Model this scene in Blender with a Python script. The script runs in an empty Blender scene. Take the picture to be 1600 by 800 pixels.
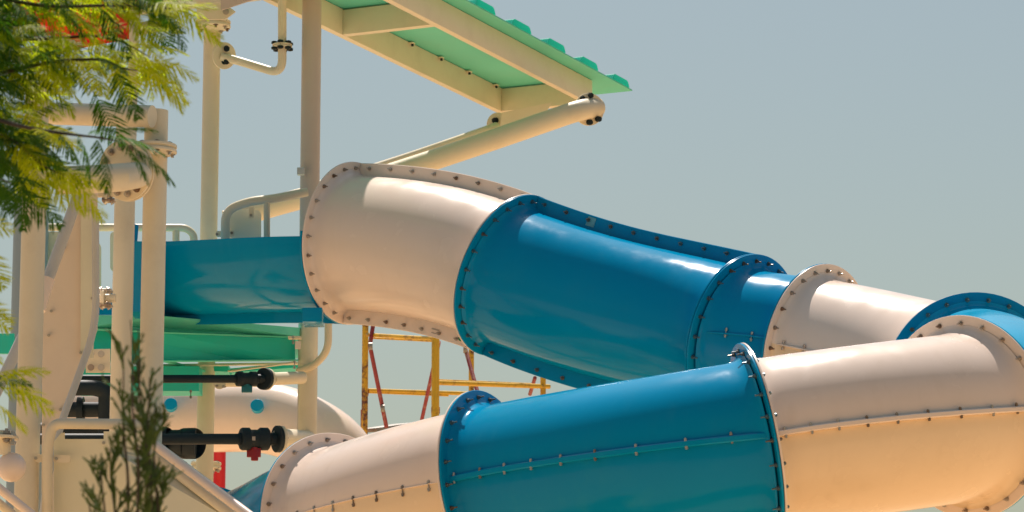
import bpy, math, random
import numpy as np
from mathutils import Vector, Matrix, noise
random.seed(7)
rnd = random.random
def U(a, b): return a + (b - a) * rnd()
scene = bpy.context.scene
COL = scene.collection

# ------------------------------------------------------------------ camera
F = 5000.0                       # focal length in pixels of a 1600 px wide picture
CAM = Vector((0, 0, 1.7))
PITCH = math.radians(10.2)
cd = bpy.data.cameras.new('camera'); cam = bpy.data.objects.new('camera', cd); COL.objects.link(cam)
cam.location = CAM; cam.rotation_euler = (math.pi / 2 + PITCH, 0, 0)
cd.sensor_width = 36; cd.lens = 36 * F / 1600; cd.clip_start = 0.3; cd.clip_end = 12000
cd.dof.use_dof = True; cd.dof.focus_distance = 22.3; cd.dof.aperture_fstop = 6.3
scene.camera = cam
FW = Vector((0, math.cos(PITCH), math.sin(PITCH)))
UPV = Vector((0, -math.sin(PITCH), math.cos(PITCH)))
RT = Vector((1, 0, 0))

# ------------------------------------------------------------------ sky, sun, exposure
SUN_EL, SUN_AZ = math.radians(62), math.radians(-4)      # azimuth from +Y (behind the slide) towards +X
w = bpy.data.worlds.new('World'); scene.world = w; w.use_nodes = True
nt = w.node_tree; bg = nt.nodes['Background']
sk = nt.nodes.new('ShaderNodeTexSky'); sk.sky_type = 'NISHITA'; sk.sun_disc = False
sk.sun_elevation = SUN_EL; sk.sun_rotation = SUN_AZ
sk.air_density = 1.5; sk.dust_density = 2.2; sk.ozone_density = 1.2; sk.altitude = 0
hs = nt.nodes.new('ShaderNodeHueSaturation'); hs.inputs['Saturation'].default_value = 0.95
gm = nt.nodes.new('ShaderNodeMix'); gm.data_type = 'RGBA'; gm.blend_type = 'MULTIPLY'; gm.inputs[0].default_value = 1.0
gm.inputs[7].default_value = (0.97, 0.99, 0.94, 1)
nt.links.new(sk.outputs[0], hs.inputs['Color']); nt.links.new(hs.outputs[0], gm.inputs[6])
nt.links.new(gm.outputs[2], bg.inputs['Color']); bg.inputs['Strength'].default_value = 0.062
sd = bpy.data.lights.new('sun', 'SUN'); sd.energy = 5.0; sd.angle = math.radians(0.53); sd.color = (1.0, 0.90, 0.82)
sun = bpy.data.objects.new('sun', sd); COL.objects.link(sun)
sdir = Vector((math.sin(SUN_AZ) * math.cos(SUN_EL), math.cos(SUN_AZ) * math.cos(SUN_EL), math.sin(SUN_EL)))
sun.rotation_euler = sdir.to_track_quat('Z', 'Y').to_euler(); sun.location = (0, 30, 40)
vs = scene.view_settings; vs.view_transform = 'Standard'; vs.look = 'None'; vs.gamma = 1; vs.exposure = 0.3
scene.render.engine = 'CYCLES'
scene.cycles.max_bounces = 8; scene.cycles.transparent_max_bounces = 12

# ------------------------------------------------------------------ placing helpers
def ray(px, py): return FW + RT * ((px - 800) / F) + UPV * ((400 - py) / F)
def P(px, py, d): return CAM + ray(px, py) * d
def PZ(px, py, z):
    r = ray(px, py); return CAM + r * ((z - CAM.z) / r.z)
def viewdir(px, py, a, b, s):
    """direction from picture-plane part (a right, b up) and s towards the camera"""
    t = -ray(px, py).normalized(); r = RT - t * RT.dot(t); r.normalize(); u = t.cross(r)
    n = Vector((a, b, 0)).normalized() * math.sqrt(max(0, 1 - s * s))
    return (r * n.x + u * n.y + t * s).normalized()

# ------------------------------------------------------------------ materials
def mat(name, col, rough=0.4, metal=0.0, coat=0.0, var=0.06, vscale=3.0, bump=0.0, bscale=20, spec=0.5,
        dirt=None, dscale=2.0, damt=0.3, rvar=0.0, stretch=None, transl=None, tamt=0.5, ior=1.5, streak=None, samt=.2):
    m = bpy.data.materials.new(name); m.use_nodes = True; n = m.node_tree; N = n.nodes; L = n.links
    b = N['Principled BSDF']; b.inputs['Metallic'].default_value = metal; b.inputs['IOR'].default_value = ior
    b.inputs['Roughness'].default_value = rough; b.inputs['Coat Weight'].default_value = coat
    b.inputs['Coat Roughness'].default_value = 0.06; b.inputs['Specular IOR Level'].default_value = spec
    tc = N.new('ShaderNodeTexCoord'); mp = N.new('ShaderNodeMapping'); L.new(tc.outputs['Object'], mp.inputs[0])
    if stretch: mp.inputs['Scale'].default_value = stretch
    no = N.new('ShaderNodeTexNoise'); no.inputs['Scale'].default_value = vscale; no.inputs['Detail'].default_value = 6
    L.new(mp.outputs[0], no.inputs['Vector'])
    mx = N.new('ShaderNodeMix'); mx.data_type = 'RGBA'
    mx.inputs[6].default_value = tuple(c * (1 - var) for c in col) + (1,)
    mx.inputs[7].default_value = tuple(min(1, c * (1 + var)) for c in col) + (1,)
    L.new(no.outputs['Fac'], mx.inputs[0]); out = mx.outputs[2]
    if dirt:
        n2 = N.new('ShaderNodeTexNoise'); n2.inputs['Scale'].default_value = dscale; n2.inputs['Detail'].default_value = 9
        n2.inputs['Roughness'].default_value = 0.68; L.new(tc.outputs['Object'], n2.inputs['Vector'])
        rp = N.new('ShaderNodeMapRange'); rp.inputs[1].default_value = 0.5; rp.inputs[2].default_value = 0.75
        rp.inputs[4].default_value = damt; L.new(n2.outputs['Fac'], rp.inputs[0])
        m2 = N.new('ShaderNodeMix'); m2.data_type = 'RGBA'; m2.inputs[7].default_value = tuple(dirt) + (1,)
        L.new(rp.outputs[0], m2.inputs[0]); L.new(out, m2.inputs[6]); out = m2.outputs[2]
    if streak:      # run marks and scuffs
        mp2 = N.new('ShaderNodeMapping'); mp2.inputs['Scale'].default_value = (9, 9, .8); L.new(tc.outputs['Object'], mp2.inputs[0])
        n5 = N.new('ShaderNodeTexNoise'); n5.inputs['Scale'].default_value = 1.3; n5.inputs['Detail'].default_value = 7; L.new(mp2.outputs[0], n5.inputs['Vector'])
        n6 = N.new('ShaderNodeTexNoise'); n6.inputs['Scale'].default_value = 1.1; n6.inputs['Detail'].default_value = 3; L.new(tc.outputs['Object'], n6.inputs['Vector'])
        r5 = N.new('ShaderNodeMapRange'); r5.inputs[1].default_value = .52; r5.inputs[2].default_value = .72; L.new(n5.outputs['Fac'], r5.inputs[0])
        r6 = N.new('ShaderNodeMapRange'); r6.inputs[1].default_value = .42; r6.inputs[2].default_value = .62; r6.inputs[4].default_value = samt; L.new(n6.outputs['Fac'], r6.inputs[0])
        mm = N.new('ShaderNodeMath'); mm.operation = 'MULTIPLY'; L.new(r5.outputs[0], mm.inputs[0]); L.new(r6.outputs[0], mm.inputs[1])
        m5 = N.new('ShaderNodeMix'); m5.data_type = 'RGBA'; m5.inputs[7].default_value = tuple(streak) + (1,)
        L.new(mm.outputs[0], m5.inputs[0]); L.new(out, m5.inputs[6]); out = m5.outputs[2]
    L.new(out, b.inputs['Base Color'])
    if rvar:
        n3 = N.new('ShaderNodeTexNoise'); n3.inputs['Scale'].default_value = 5; n3.inputs['Detail'].default_value = 8
        L.new(tc.outputs['Object'], n3.inputs['Vector'])
        r3 = N.new('ShaderNodeMapRange'); r3.inputs[3].default_value = max(0.02, rough - rvar); r3.inputs[4].default_value = rough + rvar
        r3.inputs[1].default_value = .3; r3.inputs[2].default_value = .7
        L.new(n3.outputs['Fac'], r3.inputs[0]); L.new(r3.outputs[0], b.inputs['Roughness'])
    if bump:
        n4 = N.new('ShaderNodeTexNoise'); n4.inputs['Scale'].default_value = bscale; n4.inputs['Detail'].default_value = 2
        L.new(tc.outputs['Object'], n4.inputs['Vector'])
        bp = N.new('ShaderNodeBump'); bp.inputs['Strength'].default_value = bump; bp.inputs['Distance'].default_value = 0.02
        L.new(n4.outputs['Fac'], bp.inputs['Height']); L.new(bp.outputs[0], b.inputs['Normal'])
        if coat: L.new(bp.outputs[0], b.inputs['Coat Normal'])
    if transl:
        tr = N.new('ShaderNodeBsdfTranslucent'); tr.inputs[0].default_value = tuple(transl) + (1,)
        ms = N.new('ShaderNodeMixShader'); ms.inputs[0].default_value = tamt
        L.new(b.outputs[0], ms.inputs[1]); L.new(tr.outputs[0], ms.inputs[2])
        L.new(ms.outputs[0], N['Material Output'].inputs[0])
    return m
M = {}
M['white'] = mat('white_gelcoat', (.87, .71, .60), .22, spec=.3, coat=.15, streak=(.66, .50, .37), samt=.22, var=.025, vscale=1.5, bump=.035, bscale=4, dirt=(.62, .47, .34), dscale=1.6, damt=.16, rvar=.08)
M['blue'] = mat('blue_gelcoat', (.0, .265, .49), .14, spec=.09, coat=.03, streak=(.02, .30, .50), samt=.30, var=.05, vscale=1.5, bump=.035, bscale=4, dirt=(.02, .25, .42), dscale=2.2, damt=.25, rvar=.07)
M['cyan'] = mat('cyan_gelcoat', (.0, .37, .62), .2, spec=.25, coat=.13, var=.05, vscale=1.5, bump=.03, bscale=4, dirt=(.05, .35, .5), dscale=2.2, damt=.2, rvar=.06)
M['whitelow'] = mat('warm_cream_gelcoat', (.90, .68, .45), .24, spec=.3, coat=.15, streak=(.72, .50, .30), samt=.22, var=.025, vscale=1.5, bump=.035, bscale=4, dirt=(.62, .45, .28), dscale=1.6, damt=.16, rvar=.08)  # warmer tone for the lower half shells
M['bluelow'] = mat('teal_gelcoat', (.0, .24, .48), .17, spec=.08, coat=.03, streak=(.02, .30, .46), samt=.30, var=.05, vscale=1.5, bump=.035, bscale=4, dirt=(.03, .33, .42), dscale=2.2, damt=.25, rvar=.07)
M['steelblue'] = mat('dull_bolt_steel', (.12, .19, .22), .4, metal=.6, var=.15, vscale=40)
M['steel'] = mat('steel', (.50, .45, .40), .35, metal=.7, var=.15, vscale=40)
M['black'] = mat('black_plastic', (.012, .022, .028), .55, spec=.3, coat=0, var=.2, vscale=8, bump=.05)
M['cream'] = mat('cream_paint', (.78, .68, .50), .4, spec=.3, var=.03, vscale=2, bump=.05, bscale=30, dirt=(.5, .39, .27), dscale=3, damt=.25, rvar=.06)
M['pink'] = mat('shaded_pinkish_paint', (.60, .49, .41), .4, var=.04, vscale=2, bump=.05, bscale=30, dirt=(.45, .33, .25), dscale=3, damt=.25)  # darker tone: shade on the rear post and roof underside put into the colour
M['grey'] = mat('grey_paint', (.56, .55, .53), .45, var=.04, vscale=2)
M['panel'] = mat('cream_sheet', (.78, .73, .55), .5, var=.03, vscale=2, dirt=(.5, .45, .33), dscale=2, damt=.2)
M['pinkpanel'] = mat('pale_sheet', (.80, .67, .54), .5, var=.03, vscale=2, dirt=(.55, .42, .33), dscale=2, damt=.2, stretch=(1, 1, .2))
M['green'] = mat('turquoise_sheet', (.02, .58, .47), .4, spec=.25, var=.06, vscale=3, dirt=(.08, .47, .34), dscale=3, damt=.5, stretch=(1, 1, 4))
M['roof'] = mat('green_roof_sheet', (.16, .68, .52), .4, spec=.25, var=.05, vscale=2, transl=(.2, .7, .45), tamt=.10, dirt=(.25, .55, .42), damt=.3)
M['rooftop'] = mat('green_rib', (.0, .55, .45), .35, var=.05, transl=(.0, .8, .62), tamt=.5)
M['greenlight'] = mat('lit_turquoise_sheet', (.13, .66, .48), .4, spec=.25, var=.06, vscale=3, dirt=(.3, .68, .5), dscale=3, damt=.5, stretch=(1, 1, 4))  # paler turquoise: light on the deck lip put into the colour
M['redroof'] = mat('red_roof_sheet', (.80, .012, .04), .35, var=.1, transl=(.9, .01, .03), tamt=.5)
M['red'] = mat('red_paint', (.62, .012, .02), .35, var=.06)
M['redvalve'] = mat('red_plastic', (.30, .012, .02), .4, var=.1)
M['tealvalve'] = mat('teal_plastic', (.01, .16, .19), .4, var=.1)
M['yellow'] = mat('yellow_paint', (.72, .42, .02), .45, var=.08, vscale=6, dirt=(.16, .05, .02), dscale=7, damt=1.0, bump=.1)
M['yellowrust'] = mat('rusty_yellow_paint', (.66, .38, .02), .5, var=.1, vscale=6, dirt=(.13, .04, .02), dscale=6, damt=2.6, bump=.15)
M['rustred'] = mat('red_oxide_paint', (.28, .03, .035), .5, var=.15, vscale=8, dirt=(.5, .35, .28), dscale=8, damt=.8)
M['plank'] = mat('grey_metal', (.30, .28, .25), .5, metal=.4, var=.2, vscale=10, dirt=(.15, .11, .08), dscale=12, damt=.7)
M['decal_green'] = mat('green_sticker', (.0, .22, .06), .4)
M['decal_dark'] = mat('dark_print', (.10, .09, .09), .5)
M['decal_grey'] = mat('faded_print', (.42, .36, .31), .5)
M['decal_pale'] = mat('pale_sticker', (.16, .42, .46), .35)
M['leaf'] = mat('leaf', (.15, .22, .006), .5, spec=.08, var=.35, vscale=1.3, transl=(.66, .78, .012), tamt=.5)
M['leafdark'] = mat('shaded_leaf', (.030, .085, .012), .5, spec=.06, var=.35, vscale=1.3, transl=(.10, .26, .012), tamt=.35)  # dark leaf copy: shade inside the crown put into the colour
M['greypost'] = mat('blue_grey_paint', (.30, .37, .42), .45, var=.04, vscale=2)
M['bark'] = mat('bark', (.07, .05, .035), .8, var=.3, vscale=20, bump=.4, bscale=40)
M['conifer'] = mat('conifer_scale_leaf', (.095, .15, .035), .6, spec=.2, var=.3, vscale=25, transl=(.16, .20, .02), tamt=.25)
M['lawn'] = mat('unseen_dark_ground', (.085, .10, .04), .9, var=.3, vscale=.3, bump=.3, bscale=8, dirt=(.16, .12, .07), dscale=.1, damt=.6)  # dark ground out of view, added to weaken bounce onto the tube sides
M['ground'] = mat('sandy_paving', (.66, .44, .235), .8, var=.15, vscale=.25, bump=.2, bscale=3, dirt=(.45, .30, .18), dscale=.12, damt=.5)

for key in ('steel', 'steelblue'):
    n_ = M[key].node_tree; b = n_.nodes['Principled BSDF']; src = b.inputs['Base Color'].links[0].from_socket
    oi = n_.nodes.new('ShaderNodeObjectInfo'); mr = n_.nodes.new('ShaderNodeMapRange'); mr.inputs[1].default_value = .45; mr.inputs[4].default_value = .85
    n_.links.new(oi.outputs['Random'], mr.inputs[0]); mx = n_.nodes.new('ShaderNodeMix'); mx.data_type = 'RGBA'; mx.inputs[7].default_value = (.20, .11, .06, 1)
    n_.links.new(mr.outputs[0], mx.inputs[0]); n_.links.new(src, mx.inputs[6]); n_.links.new(mx.outputs[2], b.inputs['Base Color'])
# ------------------------------------------------------------------ object helpers
def link(o): COL.objects.link(o); return o
class MB:
    def __init__(s): s.v = []; s.f = []
    def add(s, v, f):
        o = len(s.v); s.v += [Vector(x) for x in v]; s.f += [tuple(i + o for i in q) for q in f]; return s
def make_mesh(name, mb, m, smooth=True, ang=40):
    me = bpy.data.meshes.new(name); me.from_pydata([tuple(x) for x in mb.v], [], mb.f); me.materials.append(m)
    me.update()
    if smooth:
        me.shade_smooth(); me.set_sharp_from_angle(angle=math.radians(ang))
    return me
def thing(name, label, cat, loc, group=None):
    o = bpy.data.objects.new(name, None); link(o); o.location = loc; o.empty_display_size = .2
    o['label'] = label; o['category'] = cat
    if group: o['group'] = group
    return o
def part(name, mb, m, parent, label=None, smooth=True, kind=None, ang=40):
    """parent: a thing (Empty) or a part; world coordinates inside the mesh, re-based on the parent"""
    o = bpy.data.objects.new(name, make_mesh(name, mb, m, smooth, ang)); link(o); o.parent = parent
    if parent.parent is None: o.location = -Vector(parent.location)
    if label: o['label'] = label
    if kind: o['kind'] = kind
    return o
def inst(name, me, mtx, parent):
    o = bpy.data.objects.new(name, me); link(o); o.parent = parent
    if parent.parent is None: mtx = Matrix.Translation(-Vector(parent.location)) @ mtx
    o.matrix_local = mtx; return o
def single(name, mb, m, label, cat, group=None, smooth=True, kind=None, ang=40):
    lo = min(mb.v, key=lambda a: a.z); c = sum((x for x in mb.v), Vector()) / len(mb.v); base = Vector((c.x, c.y, lo.z))
    mb.v = [x - base for x in mb.v]
    o = bpy.data.objects.new(name, make_mesh(name, mb, m, smooth, ang)); link(o); o.location = base
    if kind: o['kind'] = kind
    if label: o['label'] = label
    if cat: o['category'] = cat
    if group: o['group'] = group
    return o

# ------------------------------------------------------------------ shape helpers
def round_path(pts, rad, seg=7):
    pts = [Vector(p) for p in pts]; out = [pts[0]]
    for i in range(1, len(pts) - 1):
        a, b, c = pts[i - 1], pts[i], pts[i + 1]; r = rad if not isinstance(rad, (list, tuple)) else rad[i]
        r = min(r, (a - b).length * .48, (c - b).length * .48)
        p0 = b + (a - b).normalized() * r; p2 = b + (c - b).normalized() * r
        for k in range(seg + 1):
            t = k / seg; out.append(p0 * (1 - t) ** 2 + b * 2 * t * (1 - t) + p2 * t * t)
    out.append(pts[-1]); return out
def sweep(path, r, seg=24, caps=True):
    """tube of round section along a path; r a number or one per point"""
    mb = MB(); n = len(path); R = r if isinstance(r, (list, tuple)) else [r] * n
    T = [(path[min(i + 1, n - 1)] - path[max(i - 1, 0)]).normalized() for i in range(n)]
    a = Vector((0, 0, 1)) if abs(T[0].z) < .9 else Vector((1, 0, 0)); u = (a - T[0] * a.dot(T[0])).normalized()
    v = []
    for i in range(n):
        u = (u - T[i] * u.dot(T[i])).normalized(); s = T[i].cross(u)
        for k in range(seg):
            t = 2 * math.pi * k / seg; v.append(path[i] + (u * math.cos(t) + s * math.sin(t)) * R[i])
    f = [(i * seg + k, i * seg + (k + 1) % seg, (i + 1) * seg + (k + 1) % seg, (i + 1) * seg + k) for i in range(n - 1) for k in range(seg)]
    if caps: f += [tuple(range(seg))[::-1], tuple((n - 1) * seg + k for k in range(seg))]
    return mb.add(v, f)
def pipe(pts, r, rad=.15, seg=20): return sweep(round_path([P(*p) for p in pts], rad), r, seg)
def cyl(a, b, r, seg=24, r2=None):
    a, b = Vector(a), Vector(b); return sweep([a, b], [r, r if r2 is None else r2], seg)
def disc(c, n, r, t, seg=36, bev=.003):
    c = Vector(c); n = Vector(n).normalized()
    return sweep([c - n * t / 2, c - n * (t / 2 - bev), c + n * (t / 2 - bev), c + n * t / 2], [r - bev, r, r, r - bev], seg)
def box(c, ux, uy, uz, bev=0.0):
    """c centre, half-axis vectors"""
    c = Vector(c); mb = MB(); v = []
    if not bev:
        for x in (-1, 1):
            for y in (-1, 1):
                for z in (-1, 1): v.append(c + ux * x + uy * y + uz * z)
        return mb.add(v, [(0, 1, 3, 2), (4, 6, 7, 5), (0, 4, 5, 1), (2, 3, 7, 6), (0, 2, 6, 4), (1, 5, 7, 3)])
    import bmesh
    bm = bmesh.new(); q = []
    for x in (-1, 1):
        for y in (-1, 1):
            for z in (-1, 1): q.append(bm.verts.new(c + ux * x + uy * y + uz * z))
    for fc in [(0, 1, 3, 2), (4, 6, 7, 5), (0, 4, 5, 1), (2, 3, 7, 6), (0, 2, 6, 4), (1, 5, 7, 3)]: bm.faces.new([q[i] for i in fc])
    bmesh.ops.bevel(bm, geom=bm.edges[:], offset=bev, segments=2, affect='EDGES', profile=.6)
    bm.verts.index_update()
    mb.add([x.co.copy() for x in bm.verts], [tuple(x.index for x in fc.verts) for fc in bm.faces]); bm.free(); return mb
def beam(a, b, w, h, up=Vector((0, 0, 1)), bev=.006):
    a, b = Vector(a), Vector(b); t = b - a; s = t.cross(up).normalized(); u = s.cross(t).normalized()
    return box((a + b) / 2, t / 2, s * w / 2, u * h / 2, bev)
def prism(pts, th, n=None):
    """polygon of world points given thickness away from the viewer side n"""
    pts = [Vector(p) for p in pts]
    nn = n if n is not None else Vector((0, 1, 0)); k = len(pts); v = pts + [p + nn * th for p in pts]
    f = [tuple(range(k)), tuple(range(k, 2 * k))[::-1]] + [(i, i + k, (i + 1) % k + k, (i + 1) % k) for i in range(k)]
    mb = MB().add(v, f); return mb
def ppoly(pts, d, th, rad=0, dd=None):
    """picture polygon at depth d (or own depth as third entry)"""
    w = [P(p[0], p[1], p[2] if len(p) > 2 else d) for p in pts]
    if rad:
        k = len(w); out = []
        for i in range(k):
            a, b, c = w[i - 1], w[i], w[(i + 1) % k]; r = min(rad, (a - b).length * .45, (c - b).length * .45)
            p0 = b + (a - b).normalized() * r; p2 = b + (c - b).normalized() * r
            for q in range(6):
                t = q / 5; out.append(p0 * (1 - t) ** 2 + b * 2 * t * (1 - t) + p2 * t * t)
        w = out
    return prism(w, th)
def join(*ms):
    o = MB()
    for m_ in ms: o.add(m_.v, m_.f)
    return o
def frame(c, n, up=Vector((0, 0, 1))):
    z = Vector(n).normalized(); a = up if abs(z.dot(up)) < .95 else Vector((1, 0, 0)); x = (a - z * a.dot(z)).normalized(); y = z.cross(x)
    m = Matrix((x, y, z)).transposed().to_4x4(); m.translation = c; return m
# a bolt: washer and nut on both sides, threaded shank sticking out at +z
def bolt_mesh(name, wr, nr, sh, half, m, shaft):
    Z = Vector((0, 0, 1)); mb = MB()
    for s in (1, -1):
        mb = join(mb, cyl(Z * half * s, Z * (half + .005) * s, wr, 14), cyl(Z * (half + .004) * s, Z * (half + .018) * s, nr, 6))
    mb = join(mb, cyl(-Z * (half + .022), Z * (half + shaft), sh, 8))
    return make_mesh(name, mb, m, True, 30)
BOLT = bolt_mesh('bolt', .0155, .0115, .0055, .018, M['steel'], .036)
BOLT_BLUE = bolt_mesh('bolt', .0155, .0115, .0055, .018, M['steelblue'], .045)
BOLT_SMALL = bolt_mesh('bolt', .011, .009, .004, .015, M['steel'], .020)
BOLT_BIG = bolt_mesh('bolt', .026, .021, .011, .018, M['steel'], .035)
BOLT_BLACK = bolt_mesh('bolt', .027, .025, .010, .016, M['black'], .022)

# ------------------------------------------------------------------ ground
g = MB(); S = 4000; NG = 24
g.add([(-S + 2 * S * i / NG, -S + 2 * S * j / NG, 0) for j in range(NG + 1) for i in range(NG + 1)],
      [(j * (NG + 1) + i, j * (NG + 1) + i + 1, (j + 1) * (NG + 1) + i + 1, (j + 1) * (NG + 1) + i) for j in range(NG) for i in range(NG)])
go = bpy.data.objects.new('ground', make_mesh('ground', g, M['lawn'], False)); link(go); go['kind'] = 'structure'  # unseen dark surround, added to dim light from the horizon
g = MB().add([(-26, 6, .004), (26, 6, .004), (26, 48, .004), (-26, 48, .004)], [(0, 1, 2, 3)])
go = bpy.data.objects.new('paving', make_mesh('paving', g, M['ground'], False)); link(go); go['kind'] = 'structure'

# ------------------------------------------------------------------ water slide
RB, RF = .525, .637
# centre px, py, depth, picture direction (right, up), towards-camera part
D = {
 1: (548, 380, 25.0, 1, -.03, .59),
 2: (796, 430, 24.1, .925, -.378, .57),
 3: (1160, 532, 23.2, .965, -.24, .60),
 4: (1276, 550, 22.9, .985, -.17, .58),
 5: (1524, 604, 21.6, .99, -.1, .96),
 6: (1508, 651, 20.0, -.985, -.16, .79),
 7: (1184, 696, 19.6, -.985, -.17, .19),
 8: (766, 763, 20.5, -.98, -.19, -.48),
 9: (530, 822, 21.5, -.93, -.30, -.80),
 10: (345, 893, 23.4, -.93, -.30, -.72),
}
DC = {k: (P(*v[:3]), viewdir(v[0], v[1], v[3], v[4], v[5])) for k, v in D.items()}
def hermite(a, b, n=48, k=1.0):
    (p0, t0), (p1, t1) = a, b; L = (p1 - p0).length * k; out = []
    for i in range(n + 1):
        t = i / n; h = (2 * t**3 - 3 * t**2 + 1, t**3 - 2 * t**2 + t, -2 * t**3 + 3 * t**2, t**3 - t**2)
        out.append(p0 * h[0] + t0 * L * h[1] + p1 * h[2] + t1 * L * h[3])
    return out
def frames(path, t0, t1):
    n = len(path); Fr = []
    for i, p in enumerate(path):
        t = t0 if i == 0 else t1 if i == n - 1 else (path[i + 1] - path[i - 1]).normalized()
        u = (Vector((0, 0, 1)) - t * t.z).normalized(); Fr.append((p, t, u, t.cross(u)))   # s = to the right of travel
    return Fr
def resample(path, s_list):
    L = [0]
    for i in range(1, len(path)): L.append(L[-1] + (path[i] - path[i - 1]).length)
    out = []
    for s in s_list:
        s = min(max(s, 0), L[-1]); i = 1
        while i < len(L) - 1 and L[i] < s: i += 1
        t = (s - L[i - 1]) / max(1e-9, L[i] - L[i - 1]); out.append(path[i - 1].lerp(path[i], t))
    return out, L[-1]
slide = thing('water_slide', 'winding enclosed water slide of cream and blue bolted tube sections', 'water slide', (3.2, 22, 0))
def annulus(fr, r0, r1, o0, o1, a0=0, a1=2 * math.pi, seg=72):
    p, t, u, s = fr; mb = MB(); full = abs(a1 - a0 - 2 * math.pi) < 1e-6; n = seg if full else seg + 1; v = []; b = .003
    prof = [(r0, o0), (r1 - b, o0), (r1, o0 + b), (r1, o1 - b), (r1 - b, o1), (r0, o1)]
    for k in range(n):
        a = a0 + (a1 - a0) * k / seg; q = u * math.cos(a) + s * math.sin(a)
        for (r, o) in prof: v.append(p + q * r + t * o)
    K = len(prof); f = []
    for k in range(n if full else n - 1):
        k2 = (k + 1) % n
        for j in range(K): f.append((k * K + j, k2 * K + j, k2 * K + (j + 1) % K, k * K + (j + 1) % K))
    if not full: f += [tuple(range(K)), tuple((n - 1) * K + j for j in range(K))[::-1]]
    return mb.add(v, f)
def ring_bolts(fr, parent, n=24, off=.5, skip=(), rad=None, mesh=None, flip=1, a_rng=None):
    p, t, u, s = fr
    for k in range(n):
        a = 2 * math.pi * (k + off) / n
        if a_rng and not (a_rng[0] <= a <= a_rng[1]): continue
        q = u * math.cos(a) + s * math.sin(a)
        inst('bolt', mesh or BOLT, frame(p + q * (rad or (RB + .062)), t * flip) @ Matrix.Rotation(U(0, 6), 4, 'Z'), parent)
def section(i, j, m, seam, label, bolts=(True, True), flips=(1, -1), lip=(.035, .03), nseam=None, lipmesh=None, k=1.0, low=None, fm=None, nb0=25):
    BM = BOLT if m is M['white'] else BOLT_BLUE
    path = hermite(DC[i], DC[j], 48, k); _, L = resample(path, [0])
    e0 = [0, .014, .017, .022, .030, .042, .058, .08, .11]; r0 = [0, 0, .052, .038, .026, .016, .008, .003, 0]
    ss = e0 + [.11 + (L - .22) * k / 30 for k in range(1, 30)] + [L - x for x in e0[::-1]]
    rr = [RB + x for x in r0] + [RB] * 29 + [RB + x for x in r0[::-1]]
    pts, _ = resample(path, ss); Fr = frames(pts, DC[i][1], DC[j][1])
    seg = 112; v = []
    for (p, t, u, s), r in zip(Fr, rr):
        for k in range(seg):
            a = 2 * math.pi * k / seg; v.append(p + (u * math.cos(a) + s * math.sin(a)) * r)
    f = [(a * seg + k, a * seg + (k + 1) % seg, (a + 1) * seg + (k + 1) % seg, (a + 1) * seg + k) for a in range(len(ss) - 1) for k in range(seg)]
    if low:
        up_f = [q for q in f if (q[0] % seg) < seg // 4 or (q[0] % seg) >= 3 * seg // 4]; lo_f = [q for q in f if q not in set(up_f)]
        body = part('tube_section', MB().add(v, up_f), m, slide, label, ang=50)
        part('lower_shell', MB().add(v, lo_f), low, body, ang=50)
    else: body = part('tube_section', MB().add(v, f), m, slide, label, ang=50)
    f0 = frames([path[0], path[1]], DC[i][1], DC[i][1])[0]; f1 = frames([path[-2], path[-1]], DC[j][1], DC[j][1])[1]
    fl0 = part('flange', annulus(f0, RB - .004, RF, .002, .016), fm or m, body)
    fl1 = part('flange', annulus(f1, RB - .004, RF, -.016, -.002), m, body)
    if bolts[0]: ring_bolts(f0, body, nb0, flip=flips[0], mesh=BM)
    if bolts[1]: ring_bolts(f1, body, 25, flip=flips[1], mesh=BM)
    # the seam between the two half shells
    m0 = .02; n = 40; pts, _ = resample(path, [m0 + (L - 2 * m0) * k / n for k in range(n + 1)]); Fs = frames(pts, DC[i][1], DC[j][1])
    for sgn in (1, -1):
        v = []; hgt, th = ((RF - RB) * .97, .026) if seam == 'v' else lip
        for (p, t, u, s) in Fs:
            o, c = (u, s) if seam == 'v' else (s, u); o = o * sgn
            b = th * .18
            for (r, q) in ((RB - .01, -th / 2), (RB + hgt - b, -th / 2), (RB + hgt, -th / 2 + b), (RB + hgt, th / 2 - b), (RB + hgt - b, th / 2), (RB - .01, th / 2)):
                v.append(p + o * r + c * q)
        K = 6; f = [(a * K + k, a * K + (k + 1) % K, (a + 1) * K + (k + 1) % K, (a + 1) * K + k) for a in range(n) for k in range(K)]
        f += [tuple(range(K))[::-1], tuple(n * K + k for k in range(K))]
        part('seam_flange', MB().add(v, f), lipmesh or m, body)
        nb = nseam or max(2, round(L / .19)); bp, _ = resample(path, [L * (k + .5) / nb for k in range(nb)])
        for (p, t, u, s) in frames(bp, (bp[1] - bp[0]).normalized(), (bp[-1] - bp[-2]).normalized()):
            if seam == 'v': inst('bolt', BM, frame(p + u * sgn * (RB + .066), s if s.y < 0 else -s), body)
            else:
                o = inst('bolt', BOLT_SMALL, frame(p + s * sgn * (RB + hgt * .62) - u * (.016 if lip[1] < .01 else 0), -u), body)
    return body, path
SA, pathA = section(1, 2, M['white'], 'v', 'topmost cream tube section', (True, False), (1, -1))
SB, pathB = section(2, 3, M['blue'], 'v', 'long blue upper tube section', (True, False), k=1.3)
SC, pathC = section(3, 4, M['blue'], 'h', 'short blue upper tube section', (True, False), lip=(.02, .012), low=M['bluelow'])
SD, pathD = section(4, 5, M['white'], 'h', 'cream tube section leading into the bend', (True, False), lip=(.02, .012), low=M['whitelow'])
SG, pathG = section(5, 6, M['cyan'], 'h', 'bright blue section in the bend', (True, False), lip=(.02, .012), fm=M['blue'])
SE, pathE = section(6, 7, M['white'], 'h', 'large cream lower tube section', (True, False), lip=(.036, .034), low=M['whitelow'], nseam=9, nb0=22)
SF, pathF = section(7, 8, M['blue'], 'h', 'large blue lower tube section', (True, True), flips=(1, -1), lip=(.030, .040), low=M['bluelow'], nseam=9)
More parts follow.
